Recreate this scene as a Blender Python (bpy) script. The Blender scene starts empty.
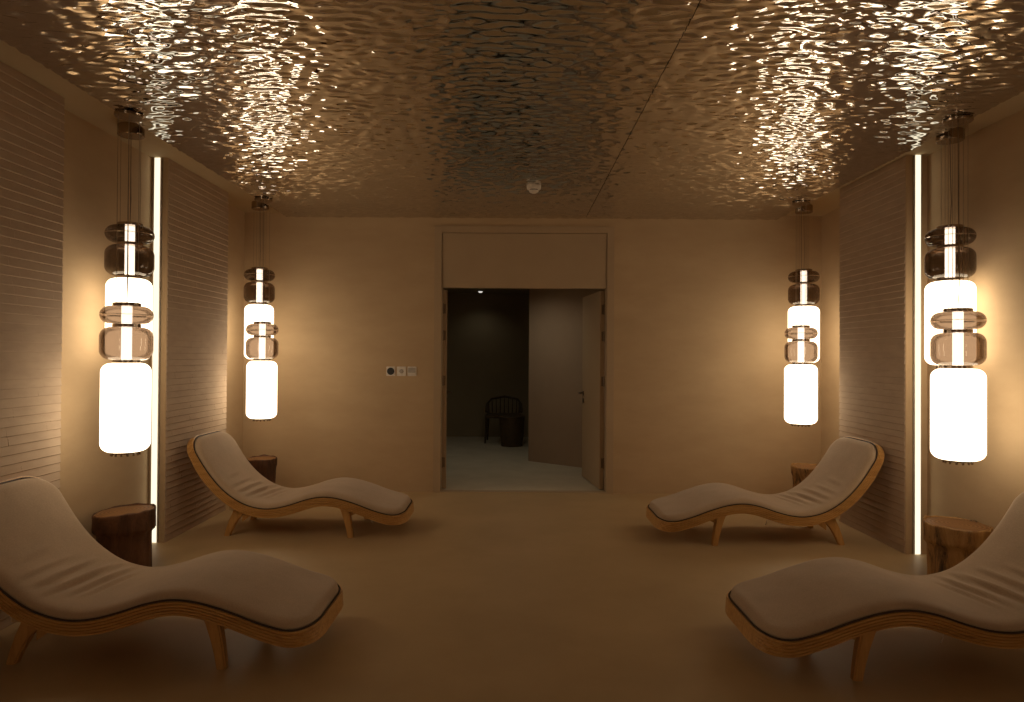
import bpy, bmesh, math, random
from mathutils import Vector, Matrix, noise
PI = math.pi
R = math.radians
random.seed(7)
S = bpy.context.scene
C = S.collection

# ------------------------------------------------------------------ camera, world, exposure
cam_d = bpy.data.cameras.new('camera')
cam_d.sensor_width = 36.0
cam_d.lens = 24.01
cam_d.clip_start = 0.05
cam = bpy.data.objects.new('camera', cam_d)
C.objects.link(cam)
cam.matrix_world = Matrix.Translation((0, 0, 1.38)) @ Matrix.Rotation(R(90.5), 4, 'X') @ Matrix.Rotation(R(0.35), 4, 'Z')
S.camera = cam
w = bpy.data.worlds.new('world'); S.world = w
w.use_nodes = True
w.node_tree.nodes['Background'].inputs[0].default_value = (0, 0, 0, 1)
w.node_tree.nodes['Background'].inputs[1].default_value = 0.0
S.view_settings.view_transform = 'Standard'
S.view_settings.look = 'None'
S.view_settings.gamma = 1.0
S.view_settings.use_curve_mapping = False
S.view_settings.exposure = 0.0
S.cycles.use_denoising = True
S.cycles.max_bounces = 14
S.cycles.diffuse_bounces = 7
S.cycles.glossy_bounces = 6
S.cycles.transparent_max_bounces = 32
S.cycles.sample_clamp_indirect = 4.0
S.cycles.blur_glossy = 0.5

LAMP_COL = (1.0, 0.81, 0.56)
LAMP_POWER = 4.4
TUBE_POWER = 5.0
STRIP_COL = (1.0, 0.90, 0.66)
STRIP_POWER = 1.3

# ------------------------------------------------------------------ materials
def new_mat(name):
    m = bpy.data.materials.new(name); m.use_nodes = True
    nt = m.node_tree
    return m, nt, nt.nodes['Principled BSDF'], nt.nodes['Material Output']

def coords(nt, scale=(1, 1, 1)):
    tc = nt.nodes.new('ShaderNodeTexCoord'); mp = nt.nodes.new('ShaderNodeMapping')
    mp.inputs['Scale'].default_value = scale
    nt.links.new(tc.outputs['Object'], mp.inputs[0])
    return mp.outputs[0]

def noise_n(nt, vec, scale, detail=4, rough=0.5, dist=0.0):
    n = nt.nodes.new('ShaderNodeTexNoise')
    n.inputs['Scale'].default_value = scale; n.inputs['Detail'].default_value = detail
    n.inputs['Roughness'].default_value = rough; n.inputs['Distortion'].default_value = dist
    nt.links.new(vec, n.inputs['Vector'])
    return n.outputs['Fac']

def ramp(nt, fac, stops):
    r = nt.nodes.new('ShaderNodeValToRGB')
    el = r.color_ramp.elements
    while len(el) < len(stops): el.new(0.5)
    for e, (p, c) in zip(el, stops):
        e.position = p; e.color = (*c, 1)
    nt.links.new(fac, r.inputs[0])
    return r.outputs[0]

def bump(nt, b, h, strength=0.3, dist=0.01):
    n = nt.nodes.new('ShaderNodeBump')
    n.inputs['Strength'].default_value = strength; n.inputs['Distance'].default_value = dist
    nt.links.new(h, n.inputs['Height']); nt.links.new(n.outputs[0], b.inputs['Normal'])

def mottled(name, c1, c2, scale=3.0, stretch=(1, 1, 1), rough=0.75, bs=0.15, bd=0.004, bscale=40, spec=0.3, rvar=None):
    m, nt, b, o = new_mat(name)
    v = coords(nt, stretch)
    f = noise_n(nt, v, scale, 5, 0.6)
    nt.links.new(ramp(nt, f, [(0.3, c1), (0.72, c2)]), b.inputs['Base Color'])
    b.inputs['Roughness'].default_value = rough
    b.inputs['Specular IOR Level'].default_value = spec
    if bs > 0:
        bump(nt, b, noise_n(nt, v, bscale, 4), bs, bd)
    return m

def wood_mat(name, c1, c2, c3, stretch=(1.2, 14, 14), scale=3.0, rough=0.45):
    m, nt, b, o = new_mat(name)
    v = coords(nt, stretch)
    f = noise_n(nt, v, scale, 6, 0.65, 0.6)
    nt.links.new(ramp(nt, f, [(0.28, c1), (0.5, c2), (0.75, c3)]), b.inputs['Base Color'])
    b.inputs['Roughness'].default_value = rough
    bump(nt, b, f, 0.15, 0.003)
    return m

def plain(name, col, rough=0.5, metal=0.0, spec=0.5):
    m, nt, b, o = new_mat(name)
    v = coords(nt)
    f = noise_n(nt, v, 30, 3)
    c2 = tuple(min(1, x * 1.12) for x in col); c1 = tuple(x * 0.9 for x in col)
    nt.links.new(ramp(nt, f, [(0.3, c1), (0.7, c2)]), b.inputs['Base Color'])
    b.inputs['Roughness'].default_value = rough
    b.inputs['Metallic'].default_value = metal
    b.inputs['Specular IOR Level'].default_value = spec
    return m

def emit(name, col, power):
    m = bpy.data.materials.new(name); m.use_nodes = True
    nt = m.node_tree
    nt.nodes.remove(nt.nodes['Principled BSDF'])
    e = nt.nodes.new('ShaderNodeEmission')
    e.inputs[0].default_value = (*col, 1); e.inputs[1].default_value = power
    nt.links.new(e.outputs[0], nt.nodes['Material Output'].inputs[0])
    return m

M_WALL = mottled('wall_plaster', (0.475, 0.338, 0.20), (0.535, 0.385, 0.232), 2.2, (1, 1, 2.4), 0.8, 0.25, 0.004, 14)
M_SOFFIT = mottled('soffit_paint', (0.445, 0.33, 0.19), (0.485, 0.36, 0.21), 2.0, rough=0.85, bs=0)
M_FLOOR = mottled('floor_microcement', (0.445, 0.315, 0.168), (0.525, 0.374, 0.205), 1.6, rough=0.5, bs=0.08, bd=0.003, bscale=9, spec=0.3)
M_HALLFLOOR = mottled('hallway_stone', (0.50, 0.44, 0.33), (0.60, 0.53, 0.41), 3, rough=0.5, bs=0.05)
M_HALLWALL = mottled('hallway_plaster', (0.36, 0.26, 0.18), (0.40, 0.29, 0.20), 2, rough=0.8, bs=0)
M_HALLDARK = mottled('hallway_dark_plaster', (0.32, 0.26, 0.17), (0.36, 0.295, 0.19), 2, rough=0.8, bs=0)
M_TILE = mottled('lapped_tile', (0.46, 0.345, 0.25), (0.54, 0.41, 0.30), 5, (1, 1, 3), 0.8, 0.15, 0.003, 30, 0.15)
M_DOOR = mottled('door_paint', (0.43, 0.315, 0.20), (0.46, 0.34, 0.215), 3, rough=0.55, bs=0)
M_FABRIC = None
def fabric():
    m, nt, b, o = new_mat('woven_fabric')
    v = coords(nt)
    f = noise_n(nt, v, 7, 5, 0.6)
    g = noise_n(nt, coords(nt, (320, 90, 200)), 1.0, 2)
    mx = nt.nodes.new('ShaderNodeMixRGB'); mx.blend_type = 'MULTIPLY'; mx.inputs[0].default_value = 0.35
    nt.links.new(ramp(nt, f, [(0.3, (0.50, 0.37, 0.255)), (0.7, (0.56, 0.415, 0.29))]), mx.inputs[1])
    nt.links.new(ramp(nt, g, [(0.35, (0.7, 0.7, 0.7)), (0.65, (1, 1, 1))]), mx.inputs[2])
    nt.links.new(mx.outputs[0], b.inputs['Base Color'])
    b.inputs['Roughness'].default_value = 0.95
    b.inputs['Specular IOR Level'].default_value = 0.1
    b.inputs['Sheen Weight'].default_value = 0.25
    bump(nt, b, g, 0.25, 0.001)
    return m
M_FABRIC = fabric()
M_GAP_PIPING = plain('shadow_gap_piping', (0.07, 0.045, 0.03), 0.9)  # near-black tone stands in for the shadow gap around the cushion
M_WOOD = wood_mat('oak_plywood', (0.40, 0.195, 0.055), (0.54, 0.29, 0.09), (0.64, 0.37, 0.13))
M_WOODLEG = wood_mat('oak_leg', (0.42, 0.21, 0.06), (0.53, 0.285, 0.09), (0.61, 0.34, 0.12), (14, 14, 1.5))
M_WOODPALE = wood_mat('pale_oak_end', (0.45, 0.30, 0.15), (0.52, 0.36, 0.19), (0.58, 0.41, 0.22), (4, 4, 4))
M_CORD = plain('white_cord', (0.7, 0.62, 0.5), 0.8)
M_METAL = plain('bronze_metal', (0.22, 0.17, 0.13), 0.28, 1.0)
M_CHROME = plain('dark_chrome', (0.42, 0.34, 0.27), 0.2, 1.0)
M_STEEL = plain('cable_steel', (0.32, 0.26, 0.18), 0.45, 1.0)
M_BLACK = plain('black_plastic', (0.012, 0.011, 0.010), 0.4)
M_WHITEPL = plain('white_plastic', (0.72, 0.66, 0.58), 0.45)
M_GREYPL = plain('grey_plastic', (0.42, 0.37, 0.32), 0.5)
M_DARKWOOD = wood_mat('dark_chair_wood', (0.05, 0.03, 0.012), (0.08, 0.05, 0.02), (0.11, 0.07, 0.03), (3, 3, 10))
M_LAMP = emit('lit_opal_glass', LAMP_COL, LAMP_POWER)
M_TUBE = emit('lit_tube', (1.0, 0.92, 0.80), TUBE_POWER)
M_STRIP = emit('lit_led_strip', STRIP_COL, STRIP_POWER)

def smoked_glass():
    m = bpy.data.materials.new('smoked_glass'); m.use_nodes = True
    nt = m.node_tree; nt.nodes.remove(nt.nodes['Principled BSDF'])
    tr = nt.nodes.new('ShaderNodeBsdfTransparent'); tr.inputs[0].default_value = (0.37, 0.31, 0.265, 1)
    gl = nt.nodes.new('ShaderNodeBsdfGlossy'); gl.inputs[0].default_value = (1, 0.95, 0.9, 1); gl.inputs['Roughness'].default_value = 0.03
    lw = nt.nodes.new('ShaderNodeLayerWeight'); lw.inputs[0].default_value = 0.22
    mr = nt.nodes.new('ShaderNodeMapRange'); mr.inputs[3].default_value = 0.06; mr.inputs[4].default_value = 0.6
    nt.links.new(lw.outputs['Fresnel'], mr.inputs[0])
    mx = nt.nodes.new('ShaderNodeMixShader')
    nt.links.new(mr.outputs[0], mx.inputs[0]); nt.links.new(tr.outputs[0], mx.inputs[1]); nt.links.new(gl.outputs[0], mx.inputs[2])
    nt.links.new(mx.outputs[0], nt.nodes['Material Output'].inputs[0])
    return m
M_SMOKE = smoked_glass()

def ripple_mirror():
    m, nt, b, o = new_mat('rippled_steel')
    f = noise_n(nt, coords(nt), 3, 3)
    nt.links.new(ramp(nt, f, [(0.3, (0.66, 0.635, 0.61)), (0.7, (0.70, 0.675, 0.65))]), b.inputs['Base Color'])
    b.inputs['Metallic'].default_value = 1.0
    b.inputs['Roughness'].default_value = 0.03
    return m
M_MIRROR = ripple_mirror()

def stump_mat(name, stops, sc):
    m, nt, b, o = new_mat(name)
    f = noise_n(nt, coords(nt, (5, 5, 1.6)), sc, 7, 0.7, 0.8)
    nt.links.new(ramp(nt, f, stops), b.inputs['Base Color'])
    b.inputs['Roughness'].default_value = 0.6
    bump(nt, b, f, 0.8, 0.012)
    return m
M_BARK_RED = stump_mat('reddish_bark', [(0.3, (0.035, 0.014, 0.006)), (0.5, (0.10, 0.04, 0.017)), (0.75, (0.20, 0.085, 0.035))], 2.2)
M_BARK_TAN = stump_mat('tan_bark', [(0.36, (0.05, 0.025, 0.01)), (0.46, (0.34, 0.18, 0.06)), (0.75, (0.62, 0.39, 0.15))], 1.6)
def ring_top():
    m, nt, b, o = new_mat('stump_growth_rings')
    wv = nt.nodes.new('ShaderNodeTexWave'); wv.wave_type = 'RINGS'; wv.rings_direction = 'Z'
    wv.inputs['Scale'].default_value = 14; wv.inputs['Distortion'].default_value = 2.5; wv.inputs['Detail'].default_value = 3
    nt.links.new(coords(nt), wv.inputs['Vector'])
    nt.links.new(ramp(nt, wv.outputs['Fac'], [(0.1, (0.20, 0.09, 0.03)), (0.9, (0.33, 0.165, 0.06))]), b.inputs['Base Color'])
    b.inputs['Roughness'].default_value = 0.5
    return m
M_RINGS = ring_top()

# ------------------------------------------------------------------ helpers
def link(name, bm, mat, parent=None, smooth=False, loc=None):
    me = bpy.data.meshes.new(name)
    bmesh.ops.recalc_face_normals(bm, faces=bm.faces)
    bm.to_mesh(me); bm.free()
    me.materials.append(mat)
    if smooth:
        for p in me.polygons: p.use_smooth = True
    o = bpy.data.objects.new(name, me); C.objects.link(o)
    if parent: o.parent = parent
    if loc: o.location = loc
    return o

def smooth_by_angle(o, ang=35):
    me = o.data
    for p in me.polygons: p.use_smooth = True
    bm = bmesh.new(); bm.from_mesh(me)
    for e in bm.edges:
        if len(e.link_faces) == 2 and e.calc_face_angle(0) > R(ang): e.smooth = False
    bm.to_mesh(me); bm.free()
    return o

def box(bm, x0, x1, y0, y1, z0, z1, bevel=0.0):
    r = bmesh.ops.create_cube(bm, size=1.0, matrix=Matrix.Translation(((x0+x1)/2, (y0+y1)/2, (z0+z1)/2)) @ Matrix.Diagonal((abs(x1-x0), abs(y1-y0), abs(z1-z0), 1)))
    if bevel > 0:
        es = list({e for v in r['verts'] for e in v.link_edges})
        bmesh.ops.bevel(bm, geom=es, offset=bevel, segments=2, affect='EDGES')

def boxes(*bs):
    bm = bmesh.new()
    for b in bs: box(bm, *b)
    return bm

def lathe(bm, prof, seg=48, cx=0, cy=0, cz=0):
    rings = []
    for (r, z) in prof:
        if r < 1e-6:
            rings.append([bm.verts.new((cx, cy, cz + z))])
        else:
            rings.append([bm.verts.new((cx + r*math.cos(2*PI*k/seg), cy + r*math.sin(2*PI*k/seg), cz + z)) for k in range(seg)])
    for a, b in zip(rings, rings[1:]):
        for k in range(seg):
            k2 = (k+1) % seg
            if len(a) == 1 and len(b) == 1: continue
            if len(a) == 1: bm.faces.new((a[0], b[k], b[k2]))
            elif len(b) == 1: bm.faces.new((a[k], a[k2], b[0]))
            else: bm.faces.new((a[k], a[k2], b[k2], b[k]))

def tube(bm, pts, r, seg=8):
    rings = []
    pts = [Vector(p) for p in pts]
    for i, p in enumerate(pts):
        d = (pts[min(i+1, len(pts)-1)] - pts[max(i-1, 0)]).normalized()
        u = d.cross(Vector((0, 0, 1)) if abs(d.z) < 0.9 else Vector((1, 0, 0))).normalized(); v = d.cross(u)
        rr = r[i] if isinstance(r, (list, tuple)) else r
        rings.append([bm.verts.new(p + rr*(u*math.cos(2*PI*k/seg) + v*math.sin(2*PI*k/seg))) for k in range(seg)])
    for a, b in zip(rings, rings[1:]):
        for k in range(seg): bm.faces.new((a[k], a[(k+1) % seg], b[(k+1) % seg], b[k]))
    bm.faces.new(rings[0]); bm.faces.new(rings[-1][::-1])

def struct(name, bm, mat, parent=None, label=None):
    o = link(name, bm, mat, parent)
    if parent is None:
        o['kind'] = 'structure'; o['category'] = name.split('_')[0]
        if label: o['label'] = label
    return o

def thing(name, label, cat, loc=(0, 0, 0), rz=0.0, group=None):
    o = bpy.data.objects.new(name, None); C.objects.link(o)
    o.location = loc; o.rotation_euler = (0, 0, rz)
    o.empty_display_size = 0.1
    o['label'] = label; o['category'] = cat
    if group: o['group'] = group
    return o

def copy_tree(o, parent=None):
    c = o.copy(); C.objects.link(c); c.parent = parent
    for ch in list(o.children): copy_tree(ch, c)
    return c

# ------------------------------------------------------------------ the room (metres; camera at x=0, y=0)
YF = 6.956            # far wall
YN = -2.4             # wall behind the camera
CZ = 2.835            # soffit height
MZ = 2.796            # underside of mirror
ML, MR = -2.31, 2.69  # mirror edges
struct('floor', boxes((-3.3, 3.6, YN-0.2, YF+0.08, -0.12, 0.0)), M_FLOOR, label='smooth tan microcement floor of the lounge')
struct('ceiling', boxes((-3.3, 3.6, YN-0.2, YF+0.15, CZ, CZ+0.15)), M_SOFFIT, label='tan painted ceiling border around the mirror')

# far wall with the doorway
DX0, DX1, DZ = -0.722, 0.965, 2.085     # opening
FX0, FX1, FZ = -0.794, 1.035, 2.714     # frame outside
struct('wall_far', boxes((-3.2, FX0, YF, YF+0.15, 0, CZ), (FX1, 3.5, YF, YF+0.15, 0, CZ), (FX0, FX1, YF, YF+0.15, FZ, CZ)), M_WALL, label='tan plaster wall with the doorway')
struct('wall_near', boxes((-3.2, 3.5, YN-0.15, YN, 0, CZ)), M_WALL, label='tan plaster wall behind the viewpoint')

# side walls: niche wall + projecting blocks that carry the tile panels
LF, RF = -2.55, 2.80
L = dict(near_end=3.86, p0=5.04, p1=6.10, niche=-2.665, back=-2.735)
Rr = dict(near_end=3.66, p0=4.86, p1=5.83, niche=2.955, back=3.15)
struct('wall_left', boxes((-3.2, L['niche'], L['near_end'], L['p0'], 0, CZ)), M_WALL, label='plaster wall of the left lamp niche')
struct('wall_left', boxes((-3.2, L['back'], L['p1'], YF, 0, CZ)), M_WALL, label='plaster wall of the far left corner niche')
struct('wall_left', boxes((-3.2, LF-0.012, YN, L['near_end'], 0, CZ)), M_WALL, label='projecting wall behind the near left tile panel')
struct('wall_left', boxes((-3.2, LF-0.012, L['p0'], L['p1'], 0, CZ)), M_WALL, label='projecting wall behind the far left tile panel')
struct('wall_right', boxes((Rr['niche'], 3.5, Rr['near_end'], Rr['p0'], 0, CZ)), M_WALL, label='plaster wall of the right lamp niche')
struct('wall_right', boxes((Rr['back'], 3.5, Rr['p1'], YF, 0, CZ)), M_WALL, label='plaster wall of the far right corner niche')
struct('wall_right', boxes((RF+0.012, 3.5, YN, Rr['near_end'], 0, CZ)), M_WALL, label='projecting wall behind the near right tile panel')
struct('wall_right', boxes((RF+0.014, 3.5, Rr['p0'], Rr['p1'], 0, CZ)), M_WALL, label='projecting wall behind the far right tile panel')

def tile_panel(name, xf, sgn, y0, y1, label):
    """lapped horizontal tile courses; sgn=+1 faces +x"""
    t = thing(name, label, 'wall panel', (xf, (y0+y1)/2, 0), group='lapped tile wall panels')
    bm = bmesh.new()
    pitch = 0.0475; n = int((CZ-0.002)/pitch)
    pitch = (CZ-0.002)/n
    rnd = random.Random(int(abs(xf*100)+y0*37))
    ya, yb = y0-(y0+y1)/2, y1-(y0+y1)/2
    for k in range(n):
        z0 = k*pitch; z1 = z0+pitch
        y = ya + 0.0
        seglen = 0.30
        ys = [ya]
        yy = ya + rnd.uniform(0.06, seglen)
        while yy < yb-0.03: ys.append(yy); yy += seglen*rnd.uniform(0.9, 1.1)
        ys.append(yb)
        for a, b in zip(ys, ys[1:]):
            o0 = 0.0075+rnd.uniform(-0.001, 0.001); o1 = 0.0015+rnd.uniform(-0.0004, 0.0004)
            dz = rnd.uniform(-0.001, 0.001)
            g = 0.0001
            P = [(-0.0115, z0), (o0-0.002, z0+dz), (o0, z0+dz+0.003), (o1, z1), (-0.0115, z1)]
            va = [bm.verts.new((sgn*p, a+g, z)) for p, z in P]
            vb = [bm.verts.new((sgn*p, b-g, z)) for p, z in P]
            m = len(P)
            for i in range(m): bm.faces.new((va[i], va[(i+1) % m], vb[(i+1) % m], vb[i]))
            bm.faces.new(va); bm.faces.new(vb[::-1])
    link('tile_face', bm, M_TILE, t)
    return t

def end_trim(parent, sgn, ye, side, depth):
    bm = boxes((-0.0, -sgn*depth, ye-0.006 if side < 0 else ye, ye if side < 0 else ye+0.006, 0.001, CZ-0.001))
    o = link('edge_trim', bm, M_WALL, parent)
    return o
p = tile_panel('tile_panel', LF, 1, YN+0.01, L['near_end'], 'lapped tile wall panel filling the left wall nearest the viewer')
end_trim(p, 1, (L['near_end']-YN-0.01)/2, 1, 0.012)
p = tile_panel('tile_panel', LF, 1, L['p0'], L['p1'], 'lapped tile wall panel beside the left light strip, behind the far left lounger')
end_trim(p, 1, -(L['p1']-L['p0'])/2, -1, 0.012)
end_trim(p, 1, (L['p1']-L['p0'])/2, 1, 0.012)
p = tile_panel('tile_panel', RF, -1, YN+0.01, Rr['near_end'], 'lapped tile wall panel filling the right wall nearest the viewer')
end_trim(p, -1, (Rr['near_end']-YN-0.01)/2, 1, 0.012)
p = tile_panel('tile_panel', RF, -1, Rr['p0'], Rr['p1'], 'lapped tile wall panel beside the right light strip, behind the far right lounger')
end_trim(p, -1, -(Rr['p1']-Rr['p0'])/2, -1, 0.012)
end_trim(p, -1, (Rr['p1']-Rr['p0'])/2, 1, 0.012)

# light strips
def strip(x0, x1, y, label):
    t = thing('light_strip', label, 'light strip', ((x0+x1)/2, y, 0), group='vertical light strips')
    h = (x1-x0)/2
    link('diffuser', boxes((-h+0.004, h-0.004, -0.020, -0.004, 0.004, CZ-0.004)), M_STRIP, t)
    link('channel', boxes((-h, -h+0.004, -0.020, 0, 0.003, CZ-0.003), (h-0.004, h, -0.020, 0, 0.003, CZ-0.003), (-h, h, -0.004, 0, 0.003, CZ-0.003)), M_WHITEPL, t)
strip(-2.643, -2.592, L['p0']-0.006, 'bright vertical light strip on the left wall, between niche and tile panel')
strip(2.850, 2.897, Rr['p0']-0.006, 'bright vertical light strip on the right wall, between tile panel and niche')

# rippled mirror ceiling in two sheets with a seam
import numpy as np
STEP = 0.008
def ripple_field(nx, ny, lx=0.118, ly=0.052, slope_y=0.185, seed=3):
    rng = np.random.default_rng(seed)
    F = np.fft.rfft2(rng.standard_normal((nx, ny)))
    kx = np.fft.fftfreq(nx, STEP)[:, None]*lx; ky = np.fft.rfftfreq(ny, STEP)[None, :]*ly
    k = np.sqrt(kx**2+ky**2)
    F *= np.exp(-((k-0.85)**2)/(2*0.36**2))*(k > 0.12)
    h = np.fft.irfft2(F, s=(nx, ny))
    h /= np.diff(h, axis=1).std()/STEP/slope_y
    return np.clip(h, -0.0044, 0.0044)
NX = int(5.2/STEP)//2*2; NY = int(9.2/STEP)//2*2
FIELD = ripple_field(NX, NY)
def mirror_sheet(x0, x1, label):
    y0, y1 = YN+0.3, YF-0.002
    ix = np.arange(int(round((x0-ML)/STEP)), int(round((x1-ML)/STEP))+1)
    iyf = np.arange(int((2.3-y0)/STEP)//4*4, int(round((y1-y0)/STEP))+1)
    iy = np.concatenate([np.arange(0, iyf[0], 4), iyf])
    xs = np.linspace(x0, x1, len(ix)); ys = y0+iy*STEP; ys[-1] = y1
    X, Y = np.meshgrid(xs, ys, indexing='ij')
    Z = MZ+FIELD[np.ix_(ix % NX, iy % NY)]
    n, m = X.shape
    co = np.stack([X, Y, Z], -1).reshape(-1, 3)
    a = (np.arange(n-1)[:, None]*m+np.arange(m-1)[None, :]).ravel()
    quads = np.stack([a, a+1, a+m+1, a+m], -1)
    # backing body above the sheet
    k = len(co)
    zt, zb = CZ-0.001, MZ+0.0045
    body = np.array([(x, y, z) for z in (zb, zt) for x, y in ((x0, y0), (x1, y0), (x1, y1), (x0, y1))])
    bq = np.array([(0, 3, 2, 1), (4, 5, 6, 7), (0, 1, 5, 4), (1, 2, 6, 5), (2, 3, 7, 6), (3, 0, 4, 7)])+k
    co = np.vstack([co, body]); quads = np.vstack([quads, bq])
    me = bpy.data.meshes.new('ceiling_mirror')
    me.vertices.add(len(co)); me.vertices.foreach_set('co', co.astype(np.float32).ravel())
    me.loops.add(quads.size); me.loops.foreach_set('vertex_index', quads.astype(np.int32).ravel())
    me.polygons.add(len(quads)); me.polygons.foreach_set('loop_start', (np.arange(len(quads))*4).astype(np.int32))
    sm = np.ones(len(quads), dtype=bool); sm[-6:] = False
    me.update(calc_edges=True); me.polygons.foreach_set('use_smooth', sm)
    me.materials.append(M_MIRROR)
    o = bpy.data.objects.new('ceiling_mirror', me); C.objects.link(o)
    o['kind'] = 'structure'; o['category'] = 'ceiling'; o['label'] = label
mirror_sheet(ML, 0.738, 'wide rippled mirror sheet of the ceiling, left of the seam')
mirror_sheet(0.742, MR, 'narrower rippled mirror sheet of the ceiling, right of the seam')

# smoke detector under the mirror
t = thing('smoke_detector', 'small white round smoke detector under the rippled mirror ceiling', 'smoke detector', (0.172, 5.62, MZ))
bm = bmesh.new(); lathe(bm, [(0, 0), (0.058, 0), (0.06, -0.004), (0.058, -0.03), (0.05, -0.036), (0, -0.036)], 32); link('base', bm, M_WHITEPL, t, True)
bm = bmesh.new(); lathe(bm, [(0.034, -0.034), (0.034, -0.043), (0, -0.043)], 24); link('vent_ring', bm, M_BLACK, t)
bm = bmesh.new(); lathe(bm, [(0.042, -0.043), (0.038, -0.054), (0.022, -0.064), (0, -0.066)], 24); link('sensor_cap', bm, M_WHITEPL, t, True)

# door frame, header, leaves
bm = boxes((FX0, DX0, YF-0.012, YF+0.15, 0, FZ), (DX1, FX1, YF-0.012, YF+0.15, 0, FZ), (DX0, DX1, YF-0.012, YF+0.15, FZ-0.07, FZ))
struct('door_frame', bm, M_DOOR, label='tan painted frame around the doorway')
bm = boxes((DX0+0.008, DX1-0.006, YF+0.0, YF+0.05, DZ, FZ-0.074), (DX0, DX1, YF+0.03, YF+0.12, DZ+0.003, FZ-0.07))
struct('door_header', bm, M_DOOR, label='flat tan panel above the doorway')
bm = boxes((DX0, DX1, YF-0.004, YF+0.10, 0.0, 0.006))
struct('trim_1', bm, M_DOOR, label='threshold strip of the doorway')

def door_leaf(name, hx, hy, wdt, ang, side, label):
    t = thing(name, label, 'door', (hx, hy, 0), ang)
    t['kind'] = 'structure'
    # leaf extends along +y from hinge; thickness to the inside of the opening
    s = side
    link('leaf', boxes((0, s*0.045, 0.0, wdt, 0.008, DZ-0.01, 0.002)), M_DOOR, t)
    for z in (1.88, 1.60, 1.13, 0.28):
        bm = bmesh.new(); lathe(bm, [(0, -0.055), (0.008, -0.055), (0.008, 0.055), (0, 0.055)], 12, s*0.004, -0.008, z)
        box(bm, 0.0, s*0.03, -0.002, 0.0, z-0.05, z+0.05)
        link('hinge', bm, M_METAL, t)
    # lever handle both faces
    bm = bmesh.new()
    for fx, d in ((0.0, -s), (s*0.045, s)):
        tube(bm, [(fx, wdt-0.06, 0.97), (fx+d*0.05, wdt-0.06, 0.97), (fx+d*0.055, wdt-0.075, 0.97), (fx+d*0.055, wdt-0.18, 0.97)], 0.009)
        box(bm, fx, fx+d*0.008, wdt-0.085, wdt-0.035, 0.945, 0.995)
    link('handle', bm, M_METAL, t)
    bm = bmesh.new(); box(bm, s*0.045, s*0.052, wdt-0.085, wdt-0.035, 0.86, 0.91); box(bm, 0, -s*0.007, wdt-0.085, wdt-0.035, 0.86, 0.91)
    link('lock_plate', bm, M_METAL, t)
    return t
door_leaf('door_1', DX0-0.001, YF+0.165, 0.82, R(5.5), 1, 'left door leaf swung open into the hallway, seen edge on')
door_leaf('door_2', DX1-0.003, YF+0.165, 0.82, R(7.0), -1, 'right tan door leaf standing open with a lever handle')

# sockets and switches left of the doorway
def zpx(py): return 1.38-(py-357)/98.2
def plate(name, px, label, cat):
    t = thing(name, label, cat, ((px-512)/98.2, YF, zpx(372)), group='small square wall plates left of the doorway')
    link('plate', boxes((-0.046, 0.046, -0.008, 0, -0.048, 0.048, 0.003)), M_WHITEPL, t)
    return t
t = plate('power_socket', 391.0, 'white square power socket with a round black centre, leftmost wall plate', 'socket')
bm = bmesh.new(); lathe(bm, [(0, 0), (0.037, 0), (0.037, 0.006), (0.030, 0.006), (0.030, 0.002), (0, 0.002)], 28)
bmesh.ops.rotate(bm, verts=bm.verts, cent=(0, 0, 0), matrix=Matrix.Rotation(R(90), 3, 'X')); link('socket_face', bm, M_BLACK, t, loc=(0, -0.008, 0))
t = plate('wall_switch', 401.6, 'white square plate with a small round dial, middle of the three', 'switch')
bm = bmesh.new(); lathe(bm, [(0, 0.012), (0.018, 0.012), (0.022, 0)], 24)
bmesh.ops.rotate(bm, verts=bm.verts, cent=(0, 0, 0), matrix=Matrix.Rotation(R(90), 3, 'X')); link('dial', bm, M_GREYPL, t, loc=(0, -0.008, 0))
t = plate('wall_switch', 412.2, 'white square rocker switch, wall plate nearest the doorway', 'switch')
link('rocker', boxes((-0.038, 0.038, -0.012, -0.007, -0.014, 0.038, 0.002)), M_GREYPL, t)
link('rocker', boxes((-0.038, 0.038, -0.011, -0.007, -0.038, -0.019, 0.002)), M_WHITEPL, t)

# ------------------------------------------------------------------ hallway beyond the door
HC = 2.475
struct('hallway_floor', boxes((-3.0, 3.0, YF+0.08, 12.2, -0.12, 0.0)), M_HALLFLOOR, label='grey stone floor beyond the doorway')
struct('hallway_ceiling', boxes((-3.0, 3.0, YF+0.15, 12.2, HC, HC+0.1)), M_HALLDARK, label='dark ceiling beyond the doorway')
struct('hallway_wall', boxes((-3.0, 3.0, 11.8, 12.0, 0, HC)), M_HALLDARK, label='dark wall at the back of the hallway')
struct('hallway_wall', boxes((-2.6, -2.5, YF+0.15, 11.8, 0, HC)), M_HALLDARK, label='dark left wall of the hallway')
bm = bmesh.new()
pts = [(0.225, 9.08), (1.9, 7.75), (2.9, 7.75), (2.9, 11.8), (1.2, 11.8), (0.30, 9.25)]
vb = [bm.verts.new((x, y, 0)) for x, y in pts]; vt = [bm.verts.new((x, y, HC)) for x, y in pts]
for i in range(len(pts)):
    j = (i+1) % len(pts); bm.faces.new((vb[i], vb[j], vt[j], vt[i]))
bm.faces.new(vt); bm.faces.new(vb[::-1])
struct('hallway_wall', bm, M_HALLWALL, label='brown wall on the right of the hallway')

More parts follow.
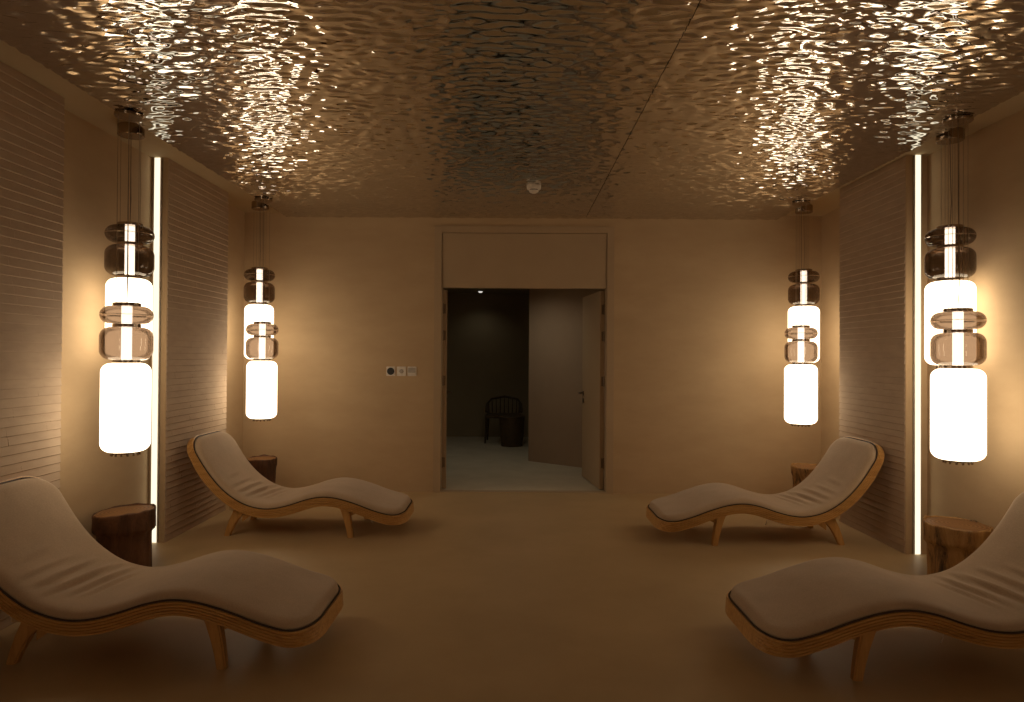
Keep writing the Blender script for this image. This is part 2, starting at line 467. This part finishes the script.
def downlight(x, y, power, label, spot=1.9):
    t = thing('downlight', label, 'downlight', (x, y, HC))
    bm = bmesh.new(); lathe(bm, [(0.04, -0.001), (0.055, -0.001), (0.055, -0.008), (0.04, -0.010), (0.036, -0.001)], 28); link('bezel', bm, M_WHITEPL, t, True)
    bm = bmesh.new(); lathe(bm, [(0.036, -0.003), (0.033, -0.018), (0.02, -0.028), (0, -0.03)], 24); link('lens', bm, emit('downlight_lens', (1.0, 0.95, 0.85), 0.9), t)
    ld = bpy.data.lights.new('bulb', 'SPOT'); ld.energy = power; ld.color = (1.0, 0.90, 0.68); ld.spot_size = spot; ld.spot_blend = 1.0; ld.shadow_soft_size = 0.04
    lo = bpy.data.objects.new('bulb', ld); C.objects.link(lo); lo.parent = t; lo.location = (0, 0, -0.08)
downlight(-0.53, 11.35, 1.6, 'small round downlight just visible under the doorway header', 2.4)
downlight(0.0, 8.25, 14.0, 'small round downlight in the hallway ceiling behind the doorway header', 2.7)

downlight(-1.35, 9.6, 6.0, 'unseen round downlight added further left to lighten the hallway back wall', 2.6)  # hidden extra lamp, added to lift the dim back wall

# armchair and tub table in the dark hallway
t = thing('armchair', 'dark wooden armchair in the dim hallway beyond the doorway', 'chair', (-0.12, 11.15, 0))
M4 = M_DARKWOOD
for x, y in ((-0.30, -0.24), (0.26, -0.24), (-0.28, 0.22), (0.26, 0.22)):
    bm = bmesh.new(); tube(bm, [(x, y, 0), (x*0.95, y*0.95, 0.42), (x*0.97, y*0.97, 0.62 if y > 0 else 0.46)], [0.014, 0.02, 0.018]); link('leg', bm, M4, t, True)
link('seat', boxes((-0.30, 0.28, -0.26, 0.24, 0.40, 0.45, 0.015)), M4, t)
bm = bmesh.new(); tube(bm, [(-0.29, -0.20, 0.50), (-0.29, 0.05, 0.60), (-0.22, 0.24, 0.68), (0, 0.29, 0.72), (0.22, 0.24, 0.68), (0.28, 0.05, 0.60), (0.28, -0.2, 0.5)], 0.018); link('armrest', bm, M4, t, True)
for k in range(7):
    bm = bmesh.new(); x = -0.2+k*0.066; tube(bm, [(x, 0.22, 0.44), (x*1.05, 0.25+0.03*(1-abs(k-3)/3), 0.70)], 0.008); link('spindle', bm, M4, t, True)
t = thing('tub_table', 'round dark tub table in front of the armchair in the hallway', 'table', (0.005, 10.62, 0))
bm = bmesh.new(); lathe(bm, [(0, 0), (0.165, 0), (0.185, 0.2), (0.195, 0.44), (0, 0.44)], 32); link('tub', bm, M4, t)
bm = bmesh.new(); lathe(bm, [(0, 0.44), (0.205, 0.44), (0.208, 0.455), (0.20, 0.465), (0, 0.465)], 32); link('table_top', bm, M4, t)

# ------------------------------------------------------------------ pendants
def capsule_profile(Rad, h, rc, neck, n=8):
    pr = []
    # from bottom neck up to the top neck
    pr.append((neck, 0))
    for k in range(n+1):
        a = -PI/2 + (PI/2)*k/n
        pr.append((Rad-rc+rc*math.cos(a), rc+rc*math.sin(a)))
    for k in range(n+1):
        a = (PI/2)*k/n
        pr.append((Rad-rc+rc*math.cos(a), h-rc+rc*math.sin(a)))
    pr.append((neck, h))
    return pr

def make_pendant(x, y, zb, ceil, label, RW=0.138, HW=0.530, ch=0.05):
    """zb = underside of lit opal cylinder"""
    t = thing('pendant_lamp', label, 'pendant lamp', (x, y, zb), group='stacked glass pendant lamps')
    HB, HD, cz = 0.190, 0.103, 0.020
    z1 = HW
    pr = capsule_profile(RW, HW, 0.052, 0.0)
    bm = bmesh.new(); lathe(bm, pr, 48); link('opal_shade', bm, M_LAMP, t, True)
    def collar(z, r=0.075, h=0.018):
        bm = bmesh.new(); lathe(bm, [(0, 0), (r-0.002, 0), (r, 0.002), (r, h-0.002), (r-0.002, h), (0, h)], 36, 0, 0, z)
        smooth_by_angle(link('collar', bm, M_CHROME, t))
    # bottom ring with studs
    bm = bmesh.new(); lathe(bm, [(0, 0), (0.075, 0), (0.073, -0.006), (0.06, -0.012), (0, -0.012)], 32, 0, 0, -0.0005)
    for k in range(14):
        a = 2*PI*k/14
        lathe(bm, [(0, 0), (0.006, 0), (0.006, -0.022), (0, -0.022)], 8, 0.073*math.cos(a), 0.073*math.sin(a), -0.001)
    link('bottom_cap', bm, M_CHROME, t)
    collar(z1+0.001)
    zb2 = z1+cz
    bm = bmesh.new(); lathe(bm, capsule_profile(0.140, HB, 0.056, 0.06), 48, 0, 0, zb2); link('barrel_shade', bm, M_SMOKE, t, True)
    collar(zb2+HB+0.001)
    zd = zb2+HB+cz
    bm = bmesh.new(); lathe(bm, capsule_profile(0.140, HD, 0.0525, 0.06), 48, 0, 0, zd); link('disc_shade', bm, M_SMOKE, t, True)
    collar(zd+HD+0.001)
    top = zd+HD+cz
    bm = bmesh.new(); lathe(bm, [(0, 0), (0.028, 0), (0.028, zb2+HB-(z1+cz)-0.002), (0, zb2+HB-(z1+cz)-0.002)], 24, 0, 0, z1+cz+0.001); link('lamp_tube', bm, M_TUBE, t)
    bm = bmesh.new(); lathe(bm, [(0, 0), (0.028, 0), (0.028, HD-0.002), (0, HD-0.002)], 24, 0, 0, zd+0.001); link('lamp_tube', bm, M_TUBE, t)
    zc = ceil-zb
    bm = bmesh.new(); lathe(bm, [(0, 0), (0.074, 0), (0.078, -0.004), (0.078, -ch+0.004), (0.074, -ch), (0, -ch)], 36, 0, 0, zc); smooth_by_angle(link('canopy', bm, M_CHROME, t))
    for k in range(4):
        a = 2*PI*k/4+0.5
        bm = bmesh.new(); px, py = 0.055*math.cos(a), 0.055*math.sin(a)
        tube(bm, [(px, py, top-0.002), (px, py, zc-ch+0.002)], 0.0013, 6); link('cable', bm, M_STEEL, t)
    bm = bmesh.new()
    tube(bm, [(0, 0, top-0.002), (0.006, -0.004, top+0.15), (0.002, -0.002, (top+zc)/2), (0, 0, zc-ch+0.002)], 0.0022, 6); link('power_cord', bm, M_METAL, t)
    return t
for side, (xf, xb) in (('left', (-2.258, -2.430)), ('right', (2.612, 2.777))):
    for yy, where in ((4.00, 'near'), (6.15, 'far')):
        dx = {('left', 'near'): 0, ('left', 'far'): 0.008, ('right', 'near'): 0, ('right', 'far'): -0.01}[(side, where)]
        plc = {'near': 'beside the %s light strip' % side, 'far': 'in the far %s corner' % side}[where]
        sz = dict(RW=0.131, HW=0.515) if side == 'left' else dict(RW=0.139, HW=0.530)
        make_pendant(xf+dx, yy, 0.815 if side == 'left' else 0.797, MZ-0.003, 'lower hanging, front lamp of the lit glass pendant pair '+plc, ch=0.02, **sz)
        make_pendant(xb+dx+(0.02 if dx > 0 else 0), yy+0.33, 1.345, CZ, 'higher hanging, rear lamp of the lit glass pendant pair '+plc, ch=0.068, **sz)

for sx, side in ((-2.2, 'left'), (2.55, 'right')):  # unseen pendants added as soft fill for the near loungers and floor
    make_pendant(sx, -0.9, 0.795, MZ-0.003, 'unseen glass pendant lamp added for fill behind the viewpoint on the %s, lower one' % side)
    make_pendant(sx, -1.25, 1.335, MZ-0.003, 'unseen glass pendant lamp added for fill behind the viewpoint on the %s, higher one' % side)

# ------------------------------------------------------------------ loungers
PROF = [(-2.450, 0.756), (-2.367, 0.608), (-2.271, 0.464), (-2.157, 0.342), (-2.023, 0.256), (-1.889, 0.220), (-1.774, 0.224),
        (-1.659, 0.252), (-1.544, 0.290), (-1.430, 0.310), (-1.315, 0.300), (-1.181, 0.262), (-1.047, 0.212), (-0.932, 0.180), (-0.865, 0.170), (-0.812, 0.174)]
PROF = [Vector((x+1.65, z)) for x, z in PROF]
def spline(pts, n):
    out = []
    ext = [2*pts[0]-pts[1]]+pts+[2*pts[-1]-pts[-2]]
    dense = []
    for i in range(1, len(ext)-2):
        p0, p1, p2, p3 = ext[i-1:i+3]
        for k in range(24):
            u = k/24
            dense.append(0.5*((2*p1)+(p2-p0)*u+(2*p0-5*p1+4*p2-p3)*u*u+(3*p1-p0-3*p2+p3)*u**3))
    dense.append(pts[-1].copy())
    # smooth
    for _ in range(30):
        dense = [dense[0]]+[(dense[i-1]+2*dense[i]+dense[i+1])/4 for i in range(1, len(dense)-1)]+[dense[-1]]
    acc = [0]
    for a, b in zip(dense, dense[1:]): acc.append(acc[-1]+(b-a).length)
    return dense, acc
DEN, ACC = spline(PROF, 0)
LEN = ACC[-1]
def at(s):
    s = max(0, min(LEN, s))
    import bisect
    i = min(max(bisect.bisect_right(ACC, s)-1, 0), len(DEN)-2)
    u = (s-ACC[i])/(ACC[i+1]-ACC[i])
    p = DEN[i].lerp(DEN[i+1], u)
    a = DEN[max(i-4, 0)]; b = DEN[min(i+5, len(DEN)-1)]
    t = (b-a).normalized()
    return p, Vector((-t.y, t.x))     # point, upward normal (x,z)

W2 = 0.352
def halfw(s, W, r, s0=0.0, s1=LEN):
    d = min(s-s0, s1-s)
    if d >= r: return W
    d = max(d, 0)
    return W-1.45*r*(1-math.sqrt(max(1-(1-d/r)**2, 0)))
def stations(r, s0, s1, step):
    n = 14
    a = [s0+r*(1-math.cos(PI/2*k/n)) for k in range(n)]
    m = int((s1-s0-2*r)/step)
    b = [s0+r+(s1-s0-2*r)*k/m for k in range(m+1)]
    c = [s1-r*(1-math.cos(PI/2*k/n)) for k in reversed(range(n))]
    return a+b+c

def shell_mesh():
    bm = bmesh.new()
    T = 0.068
    prev = None
    for s in stations(0.135, 0, LEN, 0.03):
        p, n = at(s)
        w_ = halfw(s, W2, 0.135)
        th = T*(0.72+0.28*min(1, s/0.25))*(1+0.12*max(0, 1-(LEN-s)/0.3))
        side = []
        nl = 5
        for k in range(nl):
            v0 = -th*k/nl; v1 = -th*(k+1)/nl
            ins = 0.012*(k/nl)**1.5
            side += [(w_-ins-0.006, v0-0.0002), (w_-ins, v0-0.0035), (w_-ins, v1+0.0035)]
        side.append((w_-0.018, -th))
        pts = [(0.0, 0.0)] + side
        full = [(-u, v) for u, v in reversed(side)] + [(-w_*0.5, -0.0)][:0] + side
        # closed ring: right side top->bottom then left side bottom->top
        ring = [(u, v) for u, v in side] + [(-u, v) for u, v in reversed(side)]
        vs = [bm.verts.new((p.x+n.x*v, u, p.y+n.y*v)) for u, v in ring]
        if prev:
            m = len(vs)
            for i in range(m): bm.faces.new((prev[i], prev[(i+1) % m], vs[(i+1) % m], vs[i]))
        else: bm.faces.new(vs)
        prev = vs
    bm.faces.new(prev[::-1])
    return bm

FOLDS = [  # station, skew, height, width, centre across, reach across
    (0.50, 0.02, 0.006, 0.014, -0.10, 0.20), (0.575, 0.06, 0.010, 0.014, -0.05, 0.25), (0.655, 0.10, 0.014, 0.015, -0.02, 0.28),
    (0.735, 0.14, 0.012, 0.014, 0.03, 0.26), (0.80, 0.20, 0.008, 0.013, 0.0, 0.20), (0.40, -0.05, 0.004, 0.018, -0.12, 0.15), (0.615, 0.20, 0.006, 0.010, -0.16, 0.10), (0.695, 0.0, 0.007, 0.010, 0.16, 0.12)]
def cushion_mesh(flip=1):
    bm = bmesh.new()
    T = 0.037; s0, s1 = 0.018, LEN-0.016
    N = 36
    prev = None
    grid = []
    for s in stations(0.14, s0, s1, 0.011):
        p, n = at(s)
        W = halfw(s, W2-0.012, 0.14, s0, s1)
        d = min(s-s0, s1-s)
        e = 0.05
        tf = math.sqrt(max(0, 1-(1-min(1, d/e))**2))
        top = []
        for k in range(N+1):
            q = -1+2*k/N
            q = math.sin(q*PI/2)*0.55+q*0.45
            u = W*q
            ed = W-abs(u)
            ef = math.sqrt(max(0, 1-(1-min(1, ed/0.05))**2))
            h = 0.004+(T-0.004)*(0.30+0.70*ef)*(0.1+0.9*tf) + 0.012*(1-q*q)*tf
            # folds
            for (fs, sl, amp, wd, uc, ul) in FOLDS:
                uu = u*flip
                ds = s-(fs+sl*uu*0.9)
                env = max(0, 1-((uu-uc)/ul)**2)
                h += amp*env*(math.exp(-(ds/wd)**2)-0.75*math.exp(-((ds-1.9*wd)/(wd*0.9))**2))*ef
            h += 0.0035*noise.noise(Vector((s*5, u*6, 1.3)))*ef*tf
            top.append((u, h))
        ring = [(-W, 0.0025)]+top+[(W, 0.0025)]
        vs = [bm.verts.new((p.x+n.x*v, u, p.y+n.y*v)) for u, v in ring]
        if prev:
            for i in range(len(vs)-1): bm.faces.new((prev[i], prev[i+1], vs[i+1], vs[i]))
            bm.faces.new((prev[-1], prev[0], vs[0], vs[-1]))
        else: bm.faces.new(vs)
        prev = vs
    bm.faces.new(prev[::-1])
    return bm

def shadow_gap_mesh():
    bm = bmesh.new()
    s0, s1 = 0.012, LEN-0.010
    a = []
    st = stations(0.14, s0, s1, 0.02)
    for s in st:
        p, n = at(s); W = halfw(s, W2-0.006, 0.14, s0, s1); a.append(((p.x+n.x*0.004, W, p.y+n.y*0.004), (p.x+n.x*0.004, -W, p.y+n.y*0.004)))
    loop = [q[0] for q in a]+[q[1] for q in reversed(a)]+[a[0][0]]
    tube(bm, loop, 0.0045, 6)
    return bm

def leg_mesh(poly, y, th):
    """poly: list of (xa, xb, z) rows top to bottom"""
    bm = bmesh.new(); prev = None
    for (xa, xb, z) in poly:
        t_ = th*(0.75+0.25*min(1, z/0.2))
        vs = [bm.verts.new(c) for c in ((xa, y-t_/2, z), (xb, y-t_/2, z), (xb, y+t_/2, z), (xa, y+t_/2, z))]
        if prev:
            for i in range(4): bm.faces.new((prev[i], prev[(i+1) % 4], vs[(i+1) % 4], vs[i]))
        else: bm.faces.new(vs)
        prev = vs
    bm.faces.new(prev[::-1])
    es = [e for e in bm.edges if abs(e.verts[0].co.z-e.verts[1].co.z) > 0.01]
    bmesh.ops.bevel(bm, geom=es, offset=0.006, segments=2, affect='EDGES')
    return bm

def under(x):
    """height of the shell underside at local x"""
    best = min(DEN, key=lambda q: abs(q.x-x)); return best.y-0.066

def make_lounger():
    t = thing('lounger', 'x', 'lounger', (0, 0, 0), group='wave shaped loungers')
    sh = link('shell', shell_mesh(), M_WOOD, t); smooth_by_angle(sh, 40)
    cu = link('cushion', cushion_mesh(), M_FABRIC, t, True)
    link('gap_shadow_piping', shadow_gap_mesh(), M_GAP_PIPING, cu, True)  # dark line drawn where cushion and shell leave a shadow gap
    X = 1.65
    front = [(-1.305, -1.238, 0.238), (-1.290, -1.228, 0.205), (-1.266, -1.214, 0.13), (-1.250, -1.204, 0.06), (-1.240, -1.198, 0.0)]
    rear = [(-2.105, -1.990, 0.225), (-2.118, -2.025, 0.18), (-2.145, -2.080, 0.12), (-2.170, -2.118, 0.05), (-2.184, -2.140, 0.0)]
    for y in (-0.297, 0.297):
        link('leg', leg_mesh([(a+X, b+X, z) for a, b, z in front], y, 0.05), M_WOODLEG, t)
        link('leg', leg_mesh([(a+X-0.008, b+X-0.008, z) for a, b, z in rear], y*0.88, 0.05), M_WOODLEG, t)
    # stretchers between the legs and little corner braces
    link('stretcher', boxes((-1.285+X, -1.245+X, -0.25, 0.25, 0.165, 0.215, 0.003)), M_WOODLEG, t)
    s = link('stretcher', boxes((-2.135+X, -2.085+X, -0.325, 0.325, 0.205, 0.240, 0.003)), M_WOODPALE, t); s['label'] = 'pale cross bar'
    for y in (-0.275, 0.275):
        for (xa, za, xb, zb) in ((-1.235, 0.185, -1.15, 0.205), (-2.05, 0.14, -1.97, 0.18)):
            bm = bmesh.new()
            xa += X; xb += X
            pts = [(xa, za-0.03), (xb, zb-0.012), (xb, zb+0.01), (xa, za+0.02)]
            A = [bm.verts.new((x, y-0.01, z)) for x, z in pts]; B = [bm.verts.new((x, y+0.01, z)) for x, z in pts]
            for i in range(4): bm.faces.new((A[i], A[(i+1) % 4], B[(i+1) % 4], B[i]))
            bm.faces.new(A); bm.faces.new(B[::-1])
            link('brace', bm, M_WOODLEG, t)
    for (x, y, lean) in ((-1.077, -0.25, 0.008), (-1.63, 0.25, 0.012)):
        bm = bmesh.new(); x += X; z = under(x)+0.004
        tube(bm, [(x, y, z), (x+lean*0.5, y, z-0.02), (x+lean, y, z-0.045), (x+lean*1.6, y, z-0.06)], [0.0025, 0.002, 0.003, 0.004], 6)
        o = link('tie_cord', bm, M_CORD, t); o['label'] = 'white tie cord'
    return t
l0 = make_lounger()
spots = [(-1.70, 3.323, 0, 'wave shaped oak lounger with beige cushion at the front left'),
         (-1.65, 5.505, 0, 'wave shaped oak lounger with beige cushion at the far left, before the tile panel'),
         (1.925, 3.253, PI, 'wave shaped oak lounger with beige cushion at the front right'),
         (1.935, 5.352, PI, 'wave shaped oak lounger with beige cushion at the far right, before the tile panel')]
for i, (x, y, a, lab) in enumerate(spots):
    o = l0 if i == 0 else copy_tree(l0)
    o.location = (x, y, 0); o.rotation_euler = (0, 0, a); o['label'] = lab
    if a:
        if i == 2: flipped = None
        for ch in o.children:
            if ch.name.startswith('cushion'):
                if flipped is None:
                    tmp = link('cushion_tmp', cushion_mesh(-1), M_FABRIC, None, True); flipped = tmp.data
                    bpy.data.objects.remove(tmp)
                ch.data = flipped

# ------------------------------------------------------------------ stump side tables
def stump(x, y, rx, ry, h, mat, seed, label, lip=0.10, lipz=0.13, tilt=0.0, taper=0.0):
    t = thing('stump_table', label, 'side table', (x, y, 0), group='tree stump side tables')
    seg = 72
    def rad(a, z):
        v = Vector((math.cos(a)*1.3, math.sin(a)*1.3, z*1.2+seed*7.1))
        r = 1+0.10*noise.noise(v)+0.05*noise.noise(v*3.1)+0.018*noise.noise(Vector((v.x*9, v.y*9, z*3)))
        k = max(0, min(1, (z-(h-lipz))/0.025))
        k = k*k*(3-2*k)
        r *= (1-lip)+lip*k
        r *= 1-taper*(1-z/h)*(1-k)
        return r
    def zt(a, z): return z*(1+tilt*math.cos(a))
    bm = bmesh.new(); prev = None
    zs = [h*k/22 for k in range(23)]
    for z in zs:
        f = 1.0 if z < h-0.001 else 0.985
        ring = [bm.verts.new((rx*f*rad(2*PI*k/seg, z)*math.cos(2*PI*k/seg), ry*f*rad(2*PI*k/seg, z)*math.sin(2*PI*k/seg), zt(2*PI*k/seg, z) if z > h*0.8 else z)) for k in range(seg)]
        if prev:
            for k in range(seg): bm.faces.new((prev[k], prev[(k+1) % seg], ring[(k+1) % seg], ring[k]))
        else: bm.faces.new(ring[::-1])
        prev = ring
    bm.faces.new(prev)
    link('trunk', bm, mat, t, True)
    # cut face
    bm = bmesh.new()
    rings = []
    for f, dz in ((0.955, -0.004), (0.955, 0.006), (0.94, 0.0085), (0.6, 0.009), (0.3, 0.009)):
        rings.append([bm.verts.new((rx*f*rad(2*PI*k/seg, h)*math.cos(2*PI*k/seg), ry*f*rad(2*PI*k/seg, h)*math.sin(2*PI*k/seg), h*(1+tilt*math.cos(2*PI*k/seg)*f)+dz)) for k in range(seg)])
    for a, b in zip(rings, rings[1:]):
        for k in range(seg): bm.faces.new((a[k], a[(k+1) % seg], b[(k+1) % seg], b[k]))
    bm.faces.new(rings[-1])
    link('table_top', bm, M_RINGS, t, True)
    # raised bark rim
    bm = bmesh.new()
    rows = []
    for k in range(seg):
        a = 2*PI*k/seg
        up = 0.004+0.015*max(0, noise.noise(Vector((math.cos(a)*2.3, math.sin(a)*2.3, seed*3.7)))+0.12)+0.008*max(0, math.sin(a))
        r = rad(a, h)
        c, s_ = math.cos(a), math.sin(a)
        hz = h*(1+tilt*math.cos(a))
        rows.append([bm.verts.new((rx*r*f*c, ry*r*f*s_, z)) for f, z in ((1.005, hz-0.03), (1.012, hz+0.002), (0.995, hz+0.004+up), (0.968, hz+0.003+up), (0.955, hz-0.006))])
    for k in range(seg):
        a, b = rows[k], rows[(k+1) % seg]
        for i in range(4): bm.faces.new((a[i], b[i], b[i+1], a[i+1]))
    link('bark_rim', bm, mat, t, True)
    return t
stump(-2.445, 4.33, 0.176, 0.175, 0.386, M_BARK_RED, 1, 'reddish brown tree stump table beside the left light strip', 0.13, 0.13, 0.03)
stump(2.765, 4.25, 0.178, 0.18, 0.352, M_BARK_TAN, 2, 'rough tan tree stump table with wide rim beside the right light strip', 0.10, 0.12, -0.01, 0.06)
stump(-2.345, 6.42, 0.140, 0.14, 0.405, M_BARK_RED, 3, 'small dark tree stump table in the far left corner', 0.04, 0.08, 0.0, 0.12)
stump(2.755, 6.35, 0.145, 0.15, 0.37, M_BARK_TAN, 4, 'small tan tree stump table in the far right corner', 0.05, 0.08, 0.0, 0.12)
